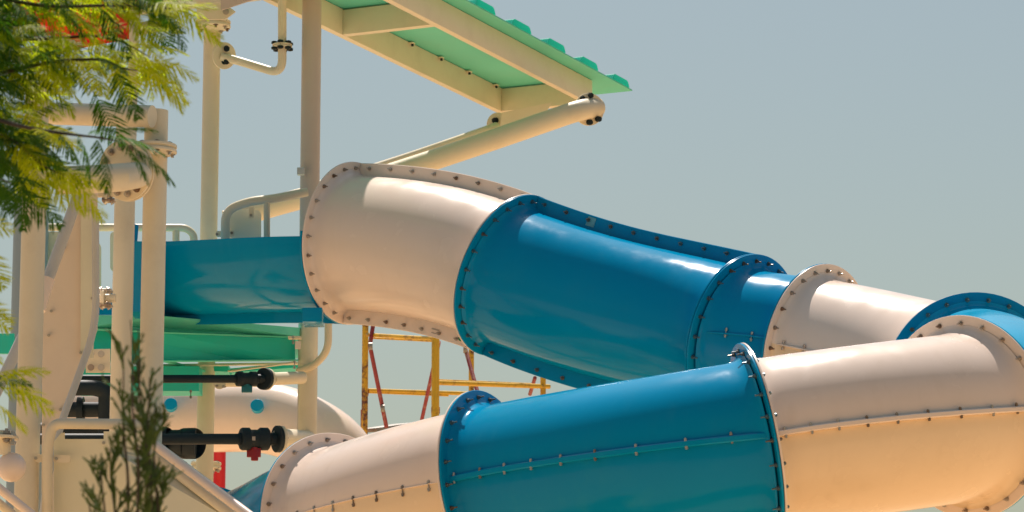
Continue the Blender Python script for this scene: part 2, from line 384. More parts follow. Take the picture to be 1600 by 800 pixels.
SH, pathH = section(8, 9, M['white'], 'h', 'cream lower tube section', (False, True), flips=(1, -1), lip=(.008, .008), low=M['whitelow'], nseam=8)
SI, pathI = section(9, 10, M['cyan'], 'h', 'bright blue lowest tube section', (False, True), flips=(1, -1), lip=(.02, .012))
fI = frames([pathI[-2], pathI[-1]], DC[10][1], DC[10][1])[1]
part('flange', annulus(fI, RB - .004, RF, -.02, -.0165), M['blue'], SI)
part('flange', annulus(fI, RB - .004, RF, .0, .02), M['blue'], SI)

# open chute feeding the tube
C0 = (P(272, 388, 26.4), viewdir(272, 388, .99, .02, .62))
pathT = hermite(C0, DC[1], 30); FrT = frames(pathT, C0[1], DC[1][1])
v = []; K = 34
def chute_profile(wob, r, side=.004):
    pr = [(-r, side)]
    for k in range(K - 1):
        a = math.pi * k / (K - 2); pr.append((-math.cos(a) * r, -math.sin(a) * r))
    return pr + [(r, side)]
n = len(FrT)
for i, (p, t, u, s) in enumerate(FrT):
    fl = .055 if i < 1 else 0
    for (x, y) in chute_profile(0, RB + .004): v.append(p + s * x + u * (y - .03))
    for (x, y) in chute_profile(0, RB - .012)[::-1]: v.append(p + s * x + u * (y - .03))
W = len(v) // n
f = [(a * W + k, a * W + (k + 1) % W, (a + 1) * W + (k + 1) % W, (a + 1) * W + k) for a in range(n - 1) for k in range(W)]
f += [tuple(range(W))[::-1], tuple((n - 1) * W + k for k in range(W))]
ST = part('open_chute', MB().add(v, f), M['blue'], slide, 'deep blue open chute at the start of the slide', ang=50)
part('flange', annulus(FrT[-1], RB - .004, RF, -.022, -.002, math.pi * .5, math.pi * 1.5), M['blue'], ST)
p, t, u, s = FrT[0]
part('end_frame', join(box(p + s * (RB + .04) - u * .22, t * .045, s * .035, u * .33, .01), box(p - s * (RB + .04) - u * .22, t * .045, s * .035, u * .33, .01),
                       box(p - u * (RB + .06), t * .045, s * (RB + .075), u * .035, .01)), M['blue'], ST)
v = []
for (p, t, u, s) in FrT:
    for (a, b) in ((-.014, RB - .01), (-.014, RF), (.014, RF), (.014, RB - .01)): v.append(p - u * b + s * a)
f = [(a * 4 + k, a * 4 + (k + 1) % 4, (a + 1) * 4 + (k + 1) % 4, (a + 1) * 4 + k) for a in range(n - 1) for k in range(4)] + [(0, 1, 2, 3), tuple((n - 1) * 4 + k for k in range(4))[::-1]]
part('seam_flange', MB().add(v, f), M['blue'], ST)
a_, b_ = P(474, 496, 24.75), P(505, 496, 24.6)
part('mounting_bracket', join(box((a_ + b_) / 2, (b_ - a_) / 2, Vector((0, .14, 0)), Vector((0, 0, .056)), .006)), M['blue'], ST)

part('end_plate', ppoly([(203, 377), (221, 377), (221, 487), (203, 487)], 25.6, .5), M['blue'], ST, smooth=False)
# stickers on the slide
def on_fin(path, frac, up_sgn, rr, m, w_, h_, name, round_=False):
    pts, L = resample(path, [0]); c, _ = resample(path, [L * frac, L * frac + .02]); t = (c[1] - c[0]).normalized()
    u = (Vector((0, 0, 1)) - t * t.z).normalized(); s = t.cross(u); s = s if s.y < 0 else -s
    q = c[0] + u * up_sgn * rr + s * .0145
    if round_: return name, disc(q, s, w_, .003), m
    return name, box(q, t * w_ / 2, s * .0015, u * h_ / 2), m
for args in [(pathA, .84, -1, RB + .05, M['decal_green'], .026, 0, 'sticker', True), (pathA, .655, -1, RB + .045, M['decal_grey'], .075, .012, 'print'),
             (pathA, .655, -1, RB + .075, M['decal_grey'], .06, .008, 'print'), (pathA, .89, -1, RB + .06, M['decal_dark'], .006, .085, 'print'),
             (pathA, .925, -1, RB + .035, M['decal_grey'], .07, .008, 'print'), (pathB, .255, 1, RB + .058, M['decal_pale'], .095, .07, 'sticker')]:
    nm, mb, mm = on_fin(*args); part(nm, mb, mm, SA if args[0] is pathA else SB, smooth=False)

# ------------------------------------------------------------------ canopy with green roof
CZ = 8.6; KS = 6.9 / 5.85
c1 = PZ(780, 178, CZ); tip3 = PZ(988, 143, CZ + .2 * KS); c1n = PZ(411, 1, CZ); Ld = (c1n - c1); LL = Ld.length; Ld.normalize()
Wd = Vector((-Ld.y, Ld.x, 0)); Wd = Wd if Wd.x > 0 else -Wd
w1 = (PZ(895, 150, CZ) - c1).dot(Wd); w2 = (PZ(590, 0, CZ) - c1).dot(Wd); w3 = (PZ(988, 143, CZ + .2 * KS) - c1).dot(Wd)
print('canopy', c1, c1n, w1, w2, w3, LL)
canopy = thing('shade_canopy', 'canopy of ribbed green roof sheet on cream beams, upper centre', 'canopy', (c1.x, c1.y, 0))
BW, BH = .055 * KS, .20 * KS; wc = (w1 + w2) / 2; NL = LL + 1.0; X3 = Vector((0, 0, 1))
def cp(l, w_, z=0): return c1 + Ld * l + Wd * w_ + X3 * z
part('beam', beam(cp(0, BW / 2, BH / 2), cp(LL + .02, BW / 2, BH / 2), BW, BH), M['cream'], canopy)
part('beam', beam(cp(0, wc + BW / 2, BH / 2), cp(NL + 3, wc + BW / 2, BH / 2), BW, BH), M['cream'], canopy)
lm = (PZ(545, 62, CZ) - c1).dot(Ld)
print('mid', lm)
for l_ in (.0, lm):
    part('crossbeam', beam(cp(l_ + .09 * (l_ > 0) + .045, BW, BH / 2 - .004), cp(l_ + .09 * (l_ > 0) + .045, wc, BH / 2 - .004), .085, BH - .01), M['cream'], canopy)
part('crossbeam', beam(cp(LL + .05, wc, BH / 2 - .002), cp(LL + .05, -2.6, BH / 2 - .002), .07, BH), M['cream'], canopy)
rz = BH + .012; l3 = (tip3 - c1).dot(Ld); print('l3', l3)
wo = w3
rs = part('roof_sheet', box(cp((NL + 2.8 + l3) / 2, (wo - .16) / 2, rz), Ld * (NL + 2.8 - l3) / 2, Wd * (wo + .16) / 2, X3 * .006), M['roof'], canopy, smooth=False)
for k in range(11):
    l_ = l3 + .30 + k * .66 * KS
    q = MB(); v = []
    for w_ in (-.16, wo + .006):
        for (x, z) in ((-.18, 0), (-.155, .038), (-.13, .050), (.13, .050), (.155, .038), (.18, 0)): v.append(cp(l_ + x * KS, w_, rz + .008 + z * KS))
    q.add(v, [(i, i + 1, i + 7, i + 6) for i in range(5)] + [(0, 6, 11, 5), (0, 1, 2, 3, 4, 5)[::-1], (6, 7, 8, 9, 10, 11)])
    part('roof_rib', q, M['rooftop'], rs, smooth=False)
for k in range(9):
    l_ = (.22 + k * .52) * KS
    if l_ > LL or abs(l_ - lm) < .2: continue
    b = part('roof_clip', box(cp(l_, BW + .022, BH - .012), Ld * .03, Wd * .02, X3 * .006, .003), M['cream'], canopy)
    part('bolt_head', cyl(cp(l_, BW + .026, BH - .04), cp(l_, BW + .026, BH - .015), .012, 8), M['black'], b)
# support arms
arm1 = pipe([(352, 345, 29.3), (440, 318, 29.4), (560, 288, 29.5), (729, 233, 29.6), (905, 172, 29.5), (932, 168, 29.75)], .097, .5, 32)
A1 = part('support_arm', arm1, M['cream'], canopy, 'thick curved arm')
arm2 = pipe([(480, 296, 30.6), (632, 249, 30.6), (765, 203, 30.5), (775, 199, 30.6)], .05, .5)
A2 = part('support_arm', arm2, M['cream'], canopy, 'thin arm')
pl = part('mounting_plate', disc(P(920, 171, 29.65), viewdir(920, 171, .35, 0, .93), .151, .018), M['cream'], canopy)
for (x, y) in ((909, 154), (922, 149), (921, 191), (935, 186)): inst('bolt', BOLT_BLACK, frame(P(x, y, 29.63), viewdir(x, y, .35, 0, .93)), pl)
pl = part('mounting_plate', disc(P(778, 195, 30.65), viewdir(778, 195, -.4, 0, .9), .118, .016), M['cream'], canopy)
for (x, y) in ((774, 188), (768, 202)): inst('bolt', BOLT_BLACK, frame(P(x, y, 30.63), viewdir(x, y, -.4, 0, .9)), pl)
part('corner_plate', ppoly([(784, 176), (862, 160), (850, 182), (780, 206)], 30.4, .02), M['cream'], canopy, smooth=False)

# red roof of the neighbouring canopy
redc = thing('shade_canopy', 'red roof sheets of a canopy showing through the leafy branches', 'canopy', (P(130, 30, 24).x, 24, 0))
rs = part('roof_sheet', ppoly([(30, -45), (232, -50), (212, 58), (128, 74), (30, 50)], 24.4, .02), M['redroof'], redc, smooth=False)
for k in range(6):
    x = 45 + k * 31
    part('roof_rib', ppoly([(x, -40), (x + 7, -40), (x + 9, 56), (x + 1, 56)], 24.38, .03), M['redroof'], rs, smooth=False)
part('beam', pipe([(20, 88, 24.3), (216, 46, 24.6), (262, 36, 24.8)], .05, .1), M['cream'], redc)
part('sheet', ppoly([(345, -12), (400, -12), (402, -3), (345, 16)], 24.6, .02), M['pink'], redc, smooth=False)

# ------------------------------------------------------------------ access tower
tower = thing('access_tower', 'tall cream pipe tower with turquoise deck beside the slide', 'tower', (P(340, 400, 26).x, 26, 0))
def vpost(px, py, d, r, py_top=None, zb=0.0, name='post', m='cream', label=None, par=None):
    c = P(px, py, d); zt = P(px, py_top, d).z if py_top is not None else 9.0
    return part(name, cyl((c.x, c.y, zb), (c.x, c.y, zt), r, 32), M[m], par or tower, label)
def hflange(px, py, d, r, n, par, mesh=None, gap=.014, th=.022):
    c = P(px, py, d)
    o = part('pipe_flange', join(disc(c + X3 * (gap / 2 + th / 2), X3, r, th), disc(c - X3 * (gap / 2 + th / 2), X3, r, th), disc(c, X3, r * .93, gap, bev=.001)), M['cream'], par)
    for k in range(n):
        a = 2 * math.pi * (k + .35) / n
        inst('bolt', mesh or BOLT_BIG, frame(c + Vector((math.cos(a), math.sin(a), 0)) * r * .82, -X3), o)
    return o
p1 = vpost(329, 200, 27.3, .073, None); hflange(333, 38, 27.3, .15, 8, p1)
hflange(322, 728, 27.3, .13, 8, p1)
part('bracket', box(P(470, 268, 26.7), RT * .03, Vector((0, .03, 0)), X3 * .03, .006), M['grey'], tower)
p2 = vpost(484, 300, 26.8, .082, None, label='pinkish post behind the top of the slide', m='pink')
p3 = vpost(481, 600, 26.5, .079, 508)
pa = vpost(240, 400, 22.6, .084, 164)
part('crossbar', pipe([(60, 177, 22.9), (238, 182, 22.6)], .079, .1, 32), M['cream'], tower)
pc = vpost(47, 560, 21.8, .083, 100)
pb = vpost(192, 450, 24.0, .078, 180)
vpost(208, 110, 24.2, .037, 0, P(208, 168, 24.2).z)
vpost(50, 300, 26.8, .145, 240, m='greypost', name='grey_post')
hflange(240, 233, 22.6, .165, 8, pa)
cb = part('crossbar', sweep([P(90, 282, 22.1), P(150, 280, 22.1), P(190, 277, 22.15), P(212, 274, 22.3), P(224, 272, 22.45)], [.098, .098, .098, .093, .08], 36), M['cream'], tower, 'thick crossbar with bolted disc')
nd = viewdir(196, 266, -.55, -.05, .83)
fc = P(196, 266, 22.46)
fp = part('pipe_flange', join(disc(fc, nd, .215, .02), disc(fc - nd * .028, nd, .222, .016), disc(fc - nd * .014, nd, .205, .012)), M['cream'], cb)
uu = (X3 - nd * X3.dot(nd)).normalized(); vv = nd.cross(uu)
for k in range(12):
    a = 2 * math.pi * (k + .1) / 12; inst('bolt', BOLT_BIG, frame(fc + (uu * math.cos(a) + vv * math.sin(a)) * .165, nd), fp)
# small side joints
for (x, y, d) in ((166, 302, 23.6), (161, 466, 23.6)):
    a_, b_ = P(x - 30, y, d), P(x + 20, y, d)
    o = part('pipe_joint', cyl(a_, b_, .032), M['cream'], tower)
    part('joint_flange', disc(P(x, y, d), RT, .075, .03), M['cream'], o)
    for s in (-1, 1):
        for q in (-1, 1): inst('bolt', BOLT_BIG, frame(P(x + 3, y, d) + X3 * .055 * s + Vector((0, .04 * q, 0)), RT), o)
# deck: turquoise fascia under the chute
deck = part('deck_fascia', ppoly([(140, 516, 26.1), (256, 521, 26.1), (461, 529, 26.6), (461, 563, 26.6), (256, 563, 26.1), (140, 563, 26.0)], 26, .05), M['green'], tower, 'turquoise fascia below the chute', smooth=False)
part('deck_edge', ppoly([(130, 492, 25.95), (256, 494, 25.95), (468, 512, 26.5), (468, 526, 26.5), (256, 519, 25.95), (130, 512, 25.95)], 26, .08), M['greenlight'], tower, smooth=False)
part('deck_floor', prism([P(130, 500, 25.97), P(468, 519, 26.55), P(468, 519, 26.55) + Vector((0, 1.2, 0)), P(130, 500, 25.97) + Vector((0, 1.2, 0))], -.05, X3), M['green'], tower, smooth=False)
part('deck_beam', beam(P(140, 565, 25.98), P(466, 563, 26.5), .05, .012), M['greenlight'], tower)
part('deck_panel', ppoly([(322, 569), (357, 570), (357, 581), (322, 579)], 26.9, .3), M['green'], tower, smooth=False)
part('deck_panel', ppoly([(357, 576), (466, 565), (466, 574), (360, 582)], 27.1, .3), M['green'], tower, smooth=False)
part('deck_panel', ppoly([(120, 572), (311, 572), (311, 611), (120, 611)], 26.4, .3), M['green'], tower, smooth=False)
part('deck_brace', beam(P(258, 564, 26.3), P(322, 581, 26.9), .035, .022), M['greenlight'], tower)
part('deck_brace', beam(P(357, 580, 26.7), P(462, 566, 26.4), .035, .016), M['cream'], tower)
part('deck_beam', beam(P(250, 571, 26.5), P(466, 568, 26.9), .04, .02), M['cream'], tower)
for (x, y) in ((298, 612), (460, 566), (458, 527)):
    inst('bolt', BOLT_SMALL, frame(P(x, y + 4, 26.3), -X3), deck)
part('bracket', ppoly([(450, 525), (470, 525), (470, 528), (450, 528)], 26.3, .1), M['cream'], tower, smooth=False)
part('bracket', ppoly([(461, 533), (470, 533), (470, 545), (461, 545)], 26.3, .02), M['white'], tower, smooth=False)
part('deck_fascia', ppoly([(-60, 521), (22, 521), (22, 552), (-60, 552)], 25, .05), M['green'], tower, 'turquoise fascia at the left edge', smooth=False)
part('deck_fascia', ppoly([(148, 455), (212, 455), (212, 492), (148, 492)], 26.8, .05), M['blue'], tower, 'dark blue panel behind the posts', smooth=False)
bp_ = part('bolt_plate', ppoly([(134, 546), (172, 545), (172, 582), (134, 582)], 24.6, .02), M['cream'], tower, smooth=False)
for (x, y) in ((142, 553), (158, 553), (142, 574), (158, 574)): inst('bolt', BOLT_BIG, frame(P(x, y, 24.58), -ray(x, y)), bp_)
# stub pipes that carry the black pipes
part('stub_pipe', pipe([(424, 592, 25.9), (472, 590, 26.3)], .052, .1), M['cream'], tower)
part('stub_pipe', pipe([(436, 684, 24.9), (458, 684, 25.5), (482, 686, 26.4)], .068, .1), M['cream'], tower)
part('stub_pipe', pipe([(340, 596, 26.6), (420, 596, 26.4)], .046, .1), M['cream'], tower)
o = part('mounting_plate', disc(P(343, 597, 26.35), viewdir(343, 597, -.3, 0, .95), .058, .016), M['cream'], tower)
for (x, y) in ((340, 603), (350, 604)): inst('bolt', BOLT_SMALL, frame(P(x, y, 26.33), viewdir(x, y, -.3, 0, .95)), o)
part('bent_pipe', pipe([(513, 470, 26.3), (513, 548, 26.3), (490, 572, 26.4), (466, 580, 26.5)], .031, .25), M['cream'], tower)
# bent pipe hanging from the canopy
bent = part('bent_pipe', pipe([(345, 88, 27.1), (372, 95, 27.1), (441, 116, 26.9), (441, -6, 26.9)], .036, .13), M['cream'], tower, 'thin bent pipe between post and canopy')
hf = hflange(441, 72, 26.9, .084, 6, bent, BOLT_BLACK, gap=.006, th=.012)
o = part('mounting_plate', disc(P(350, 87, 27.12), viewdir(350, 87, .5, 0, .85), .115, .018), M['cream'], tower)
for (x, y) in ((352, 76), (352, 96)): inst('bolt', BOLT_BLACK, frame(P(x, y, 27.1), viewdir(x, y, .5, 0, .85)), o)
part('corner_plate', ppoly([(306, 2), (352, 6), (368, 18), (352, 30), (308, 30)], 26.1, .02), M['cream'], tower, smooth=False)
inst('bolt', BOLT_BIG, frame(P(353, 18, 26.08), -ray(353, 18)), p1)

# ------------------------------------------------------------------ guard rails and panels of the tower
gr = thing('guard_rail', 'cream pipe guard rail with small panel behind the blue chute', 'railing', P(400, 380, 26.2))
part('rail', pipe([(352, 392, 26.0), (352, 328, 26.0), (392, 314, 26.0), (425, 311, 26.0), (480, 300, 26.1)], .036, .22), M['cream'], gr)
part('baluster', pipe([(417, 311, 26.0), (417, 375, 26.0)], .026), M['cream'], gr)
part('panel', ppoly([(358, 326), (408, 328), (408, 384), (358, 384)], 26.15, .012, .05), M['panel'], gr, smooth=False)
part('bracket', ppoly([(337, 361), (366, 360), (366, 370), (337, 370)], 26.1, .01, .02), M['cream'], gr, smooth=False)
part('tab', ppoly([(389, 314), (397, 314), (397, 340), (389, 340)], 26.1, .01), M['cream'], gr, smooth=False)
for (x, y) in ((339, 366), (362, 364), (392, 336)): inst('bolt', BOLT_SMALL, frame(P(x, y, 26.1), -ray(x, y)), gr)
gr2 = thing('guard_rail', 'cream pipe rail behind the left posts, level with the top of the chute', 'railing', P(230, 400, 26.9))
part('rail', pipe([(60, 355, 26.9), (290, 356, 26.9), (303, 366, 26.9), (303, 410, 26.9)], .032, .12), M['cream'], gr2)
part('baluster', pipe([(275, 356, 26.9), (275, 400, 26.9)], .03), M['cream'], gr2)
o = part('panel', ppoly([(112, 378), (158, 378), (158, 470), (112, 470)], 26.8, .012, .06), M['panel'], gr2, smooth=False)
part('panel', ppoly([(172, 362), (205, 362), (205, 424), (172, 424)], 26.8, .012, .04), M['panel'], gr2, smooth=False)
part('panel', ppoly([(60, 362), (108, 362), (108, 420), (60, 420)], 26.8, .012, .04), M['panel'], gr2, smooth=False)

side = thing('stair_side_panel', 'pale pink sheet panel boxing in the stairs behind the far left post', 'panel', P(110, 760, 23.2))
part('sheet', ppoly([(120, 290), (152, 290), (152, 514), (96, 672), (96, 1040), (64, 1040), (66, 470)], 23.4, .02, 0), M['pinkpanel'], side, smooth=False)
part('sheet', ppoly([(66, 430), (86, 408), (86, 900), (66, 900)], 23.7, .02, 0), M['grey'], side, 'bluish grey sheet', smooth=False)
part('sheet', ppoly([(126, 330), (146, 330), (146, 560), (126, 560)], 23.36, .015, 0), M['panel'], side, smooth=False)
for (x, y) in ((101, 387), (80, 486), (76, 524), (80, 642), (94, 640), (68, 664), (126, 551), (144, 466)): inst('screw', BOLT_SMALL, frame(P(x, y, 23.36), -ray(x, y)), side)
hr = thing('handrail', 'grey and white stair handrail rising from lower left to the leaves', 'railing', P(60, 500, 23))
part('rail', pipe([(-20, 640, 22.6), (20, 560, 22.7), (66, 462, 22.9), (108, 345, 23.1), (124, 300, 23.2)], .042, .3), M['grey'], hr)
part('rail_end', pipe([(59, 484, 22.72), (74, 436, 22.82)], .055), M['white'], hr)
hr2 = thing('handrail', 'grey stair handrail with a bend below the blue chute end', 'railing', P(100, 660, 23))
part('rail', pipe([(149, 330, 23.2), (150, 510, 23.2), (122, 590, 23.1), (92, 670, 23.0), (72, 760, 22.9), (60, 860, 22.9)], .027, .3), M['grey'], hr2)
# front rail with panel
fr = thing('guard_rail', 'cream rounded guard rail around a pale panel, bottom left', 'railing', P(150, 900, 21.9))
part('rail', pipe([(74, 1060, 21.6), (74, 700, 21.6), (82, 662, 21.6), (112, 662, 21.6), (232, 663, 21.9)], .036, .22), M['cream'], fr)
part('panel', ppoly([(84, 690), (96, 676), (101, 676), (101, 686), (162, 686), (162, 674), (230, 674), (230, 1000), (84, 1000)], 21.7, .012, 0), M['panel'], fr, smooth=False)
for (x, y) in ((56, 716), (88, 717)):
    o = part('bracket', ppoly([(x - 5, y - 6), (x + 22, y - 6), (x + 22, y + 6), (x - 5, y + 6)], 21.62, .01, .02), M['cream'], fr, smooth=False)
    inst('bolt', BOLT_SMALL, frame(P(x, y, 21.6), -ray(x, y)), o)
inst('bolt', BOLT_SMALL, frame(P(162, 692, 21.68), -ray(162, 692)), fr)
fr2 = thing('stair_balustrade', 'sloping cream handrail above a pale panel, running down to the right', 'railing', P(300, 900, 21.6))
part('rail', pipe([(243, 696, 21.6), (390, 806, 20.9), (560, 934, 20.2)], .034, .2), M['white'], fr2)  # lighter coat stands in for sunlight along the upper rail
part('rail', pipe([(240, 712, 21.66), (385, 822, 20.98), (545, 944, 20.3)], .034, .2), M['cream'], fr2)
part('panel', ppoly([(166, 700, 21.7), (244, 720, 21.65), (360, 812, 21.1), (520, 940, 20.5), (520, 1060, 20.5), (166, 1060, 21.7)], 21.5, .012), M['panel'], fr2, smooth=False)
part('upright', pipe([(244, 690, 21.7), (244, 1060, 21.7)], .03), M['cream'], fr2)
for (x, y, w_) in ((254, 729, 5), (262, 727, 6), (268, 733, 5)):
    part('print', ppoly([(x, y), (x + w_, y - 2), (x + w_ + 4, y + 5), (x + 3, y + 4)], 21.6, .003), M['decal_dark'], fr2, smooth=False)
# globe and flange, lower left
gl = thing('round_finial', 'cream ball under a bolted plate at the lower left edge', 'ornament', P(18, 900, 21))
o = part('stem', cyl(P(6, 710, 21), P(6, 672, 21), .045), M['cream'], gl)
sp = MB(); c = P(18, 730, 21); r_ = .098; v = []; nn = 20
for i in range(nn + 1):
    for k in range(32):
        a = math.pi * i / nn; b = 2 * math.pi * k / 32; v.append(c + Vector((math.sin(a) * math.cos(b), math.sin(a) * math.sin(b), math.cos(a))) * r_)
sp.add(v, [(i * 32 + k, i * 32 + (k + 1) % 32, (i + 1) * 32 + (k + 1) % 32, (i + 1) * 32 + k) for i in range(nn) for k in range(32)])
part('ball', sp, M['white'], gl)
part('plate', disc(P(2, 684, 21), X3, .115, .02), M['cream'], gl)
for (x, y) in ((10, 680), (20, 684)): inst('bolt', BOLT_BIG, frame(P(x, y + 2, 20.95), X3), gl)
hr3 = thing('handrail', 'pale diagonal handrail in the bottom left corner below the ball', 'railing', P(20, 900, 20.8))
part('rail', pipe([(-60, 716, 20.8), (52, 806, 20.8), (200, 925, 20.8)], .03, .2), M['white'], hr3)
part('rail', pipe([(-60, 740, 20.9), (40, 820, 20.9), (180, 930, 20.9)], .03, .2), M['cream'], hr3)

# ------------------------------------------------------------------ black water pipes
def valve_pipe(y, d0, d1, x0, x_end, r, body, fl, handle_m, hx, label, hlab):
    t = thing('water_pipe', label, 'pipe', P((x0 + x_end) / 2, y + 40, d1), None)
    pp = lambda x, dy=0: P(x, y + dy, d0 + (d1 - d0) * (x - x0) / (x_end - x0))
    part('pipe', cyl(pp(x0), pp(body[0] + 3), r), M['black'], t)
    xa, xb = body; rr = r
    prof = [(0, 1.15), (.06, 1.15), (.07, 1.75), (.12, 1.9), (.33, 1.9), (.36, 1.75), (.40, 1.6), (.62, 1.6), (.66, 1.75), (.70, 1.9), (.93, 1.9), (.97, 1.7), (1, 1.2)]
    part('valve_body', sweep([pp(xa + (xb - xa) * q[0]) for q in prof], [r * (1 + (q[1] - 1) * (1.25 if r > .04 else .95)) for q in prof], 24), M['black'], t)
    part('pipe_neck', cyl(pp(xb), pp(fl[0]), r * 1.15), M['black'], t)
    nrm = (pp(fl[0] + 5) - pp(fl[0])).normalized()
    nv = (nrm + Vector((0, .9, 0)) * fl[2]).normalized()
    o = part('pipe_flange', disc(pp(fl[0]), nv, fl[1], .035), M['black'], t)
    part('flange_ring', disc(pp(fl[0]) + nv * .032, nv, fl[1] * .98, .024), M['cream'], o)
    u_ = (X3 - nv * X3.dot(nv)).normalized(); v_ = nv.cross(u_)
    for k in range(6):
        a = 2 * math.pi * (k + .5) / 6; inst('bolt', BOLT_SMALL, frame(pp(fl[0]) + nv * .02 + (u_ * math.cos(a) + v_ * math.sin(a)) * fl[1] * .78, nv), o)
    hp = pp(hx, 0); s = r / .036
    hm = join(cyl(hp - X3 * r * 1.4, hp - X3 * r * 2.1, .028 * s, 10), box(hp - X3 * r * 2.55, RT * .075 * s * .62, Vector((0, .02, 0)), X3 * .03 * s, .006))
    hd = part('valve_handle', hm, handle_m, t, hlab)
    return t
valve_pipe(592, 25.2, 25.9, 60, 424, .033, (367, 402), (413, .090, 1), M['tealvalve'], 386, 'thin black pipe with teal valve handle just under the turquoise deck', 'teal handle')
t = valve_pipe(686, 24.2, 24.9, 60, 440, .042, (373, 421), (434, .105, .15), M['redvalve'], 397, 'thick black pipe with dark red valve handle above the red post', 'dark red handle')
part('label_square', ppoly([(394, 682), (399, 682), (399, 688), (394, 688)], 24.66, .004), M['decal_grey'], t, smooth=False)
hx = P(398, 706, 24.8); part('valve_lever', join(box(hx - X3 * .02, RT * .028, Vector((0, .02, 0)), X3 * .05, .01)), M['redvalve'], t)
t = thing('pipe_coupling', 'dark ribbed pipe coupling behind the thick black pipe', 'pipe', P(280, 720, 26))
for i, (x, y, r_) in enumerate(((250, 690, .12), (274, 692, .105), (296, 693, .125))):
    part('coupling_ring', sweep([P(x - 10, y, 25.6), P(x - 7, y, 25.6), P(x + 7, y, 25.5), P(x + 10, y, 25.5)], [r_ * .9, r_, r_, r_ * .9], 28), M['black'], t)
part('pipe', cyl(P(190, 690, 25.7), P(290, 692, 25.5), .07), M['black'], t)
part('valve_handle', ppoly([(268, 712), (292, 722), (290, 726), (266, 722)], 25.5, .04), M['redvalve'], t)
t = thing('water_pipe', 'black looped pipe with thick bends between the grey handrail and the sprig', 'pipe', P(140, 700, 25))
part('pipe', pipe([(100, 606, 25), (150, 606, 25), (166, 612, 25), (166, 690, 25)], .062, .16), M['black'], t)
part('pipe', pipe([(90, 640, 25.2), (166, 640, 25.1)], .06), M['black'], t)
part('coupling_ring', disc(P(126, 640, 25.15), RT, .10, .05), M['black'], t)
part('pipe', pipe([(60, 674, 25.3), (140, 674, 25.3), (180, 660, 25.3)], .07), M['black'], t)

# ------------------------------------------------------------------ far cream tube with blue dots
far = thing('tube_slide', 'fat cream tube with blue dots behind the black pipes', 'water slide', (P(400, 650, 29).x, 29, 0))
fpath = round_path([P(120, 655, 30.0), P(300, 652, 29.6), P(440, 650, 29.3), P(545, 712, 29.0), P(560, 900, 29.2)], [0, .5, .5, 1.0, 0], 12)
part('tube', sweep(fpath, .325, 64), M['white'], far)
for (x, y) in ((267, 633), (402, 635)):
    c = P(x, y, 29.24 if x < 300 else 28.98); part('dot', disc(c, viewdir(x, y, -.1, .38, .9), .060, .06), M['cyan'], far, 'round blue dot')
single('red_post', cyl((P(344, 720, 31).x, P(344, 720, 31).y, 0), P(344, 660, 31), .06, 24), M['red'], 'bright red post showing between the black pipe and the blue tube', 'post')

# ------------------------------------------------------------------ yellow scaffold
sc = thing('scaffold', 'rusty yellow scaffold tower with dark red cross braces behind the slide', 'scaffold', (P(680, 560, 30).x, 30, 0))
def sp_(a, b, r, m='yellow', name='ledger'):
    return part(name, cyl(P(*a), P(*b), r, 16), M[m], sc)
for (x0, x1, d, r) in ((570.5, 569, 30.5, .030), (680.5, 679, 29, .036), (736.5, 736, 31.5, .026), (848.5, 848, 30, .026)):
    c = P(x0, 560, d); part('standard', cyl((c.x, c.y, 0 if x0 > 600 else 3.6), (c.x, c.y, P(x0, 430, d).z), r, 16), M['yellowrust' if x0 < 600 or 700 < x0 < 800 else 'yellow'], sc, 'rusty upright' if x0 < 600 else None)
    for yy in (612 if x0 < 600 else 640,):
        part('coupling_collar', cyl(P(x0 - .1, yy + 6, d), P(x0, yy - 4, d), r * 1.12, 16), M['rustred'], sc)
for a, b, r in (((574, 523, 30.4), (677, 529, 29.1), .018), ((580, 528, 30.4), (676, 533, 29.2), .009), ((575, 610, 30.5), (734, 615, 31.4), .020), ((576, 613, 30.5), (700, 618, 31.2), .010),
                ((684, 598, 29), (858, 604, 30), .022), ((686, 594, 29.1), (830, 600, 30), .010)): sp_(a, b, r)
for a, b, r in (((583, 508, 30.3), (578, 540, 30.2), .020), ((578, 540, 30.2), (604, 668, 30.4), .020), ((686, 534, 29.6), (659, 656, 30.2), .018),
                ((727, 545, 31), (746, 612, 30.6), .020), ((836, 590, 30.2), (828, 616, 30.4), .018)): sp_(a, b, r, 'rustred', 'brace')
for (x, y, d) in ((579, 541, 30.15), (727, 546, 30.95), (598, 638, 30.3)): part('brace_clamp', cyl(P(x - 3, y, d), P(x + 3, y, d), .036, 12), M['plank'], sc)
part('plank', beam(P(572, 673, 30.6), P(634, 664, 31.2), .25, .04), M['plank'], sc)
part('rusty_foot', cyl(P(569, 640, 30.5), P(569, 680, 30.5), .034, 16), M['rustred'], sc)

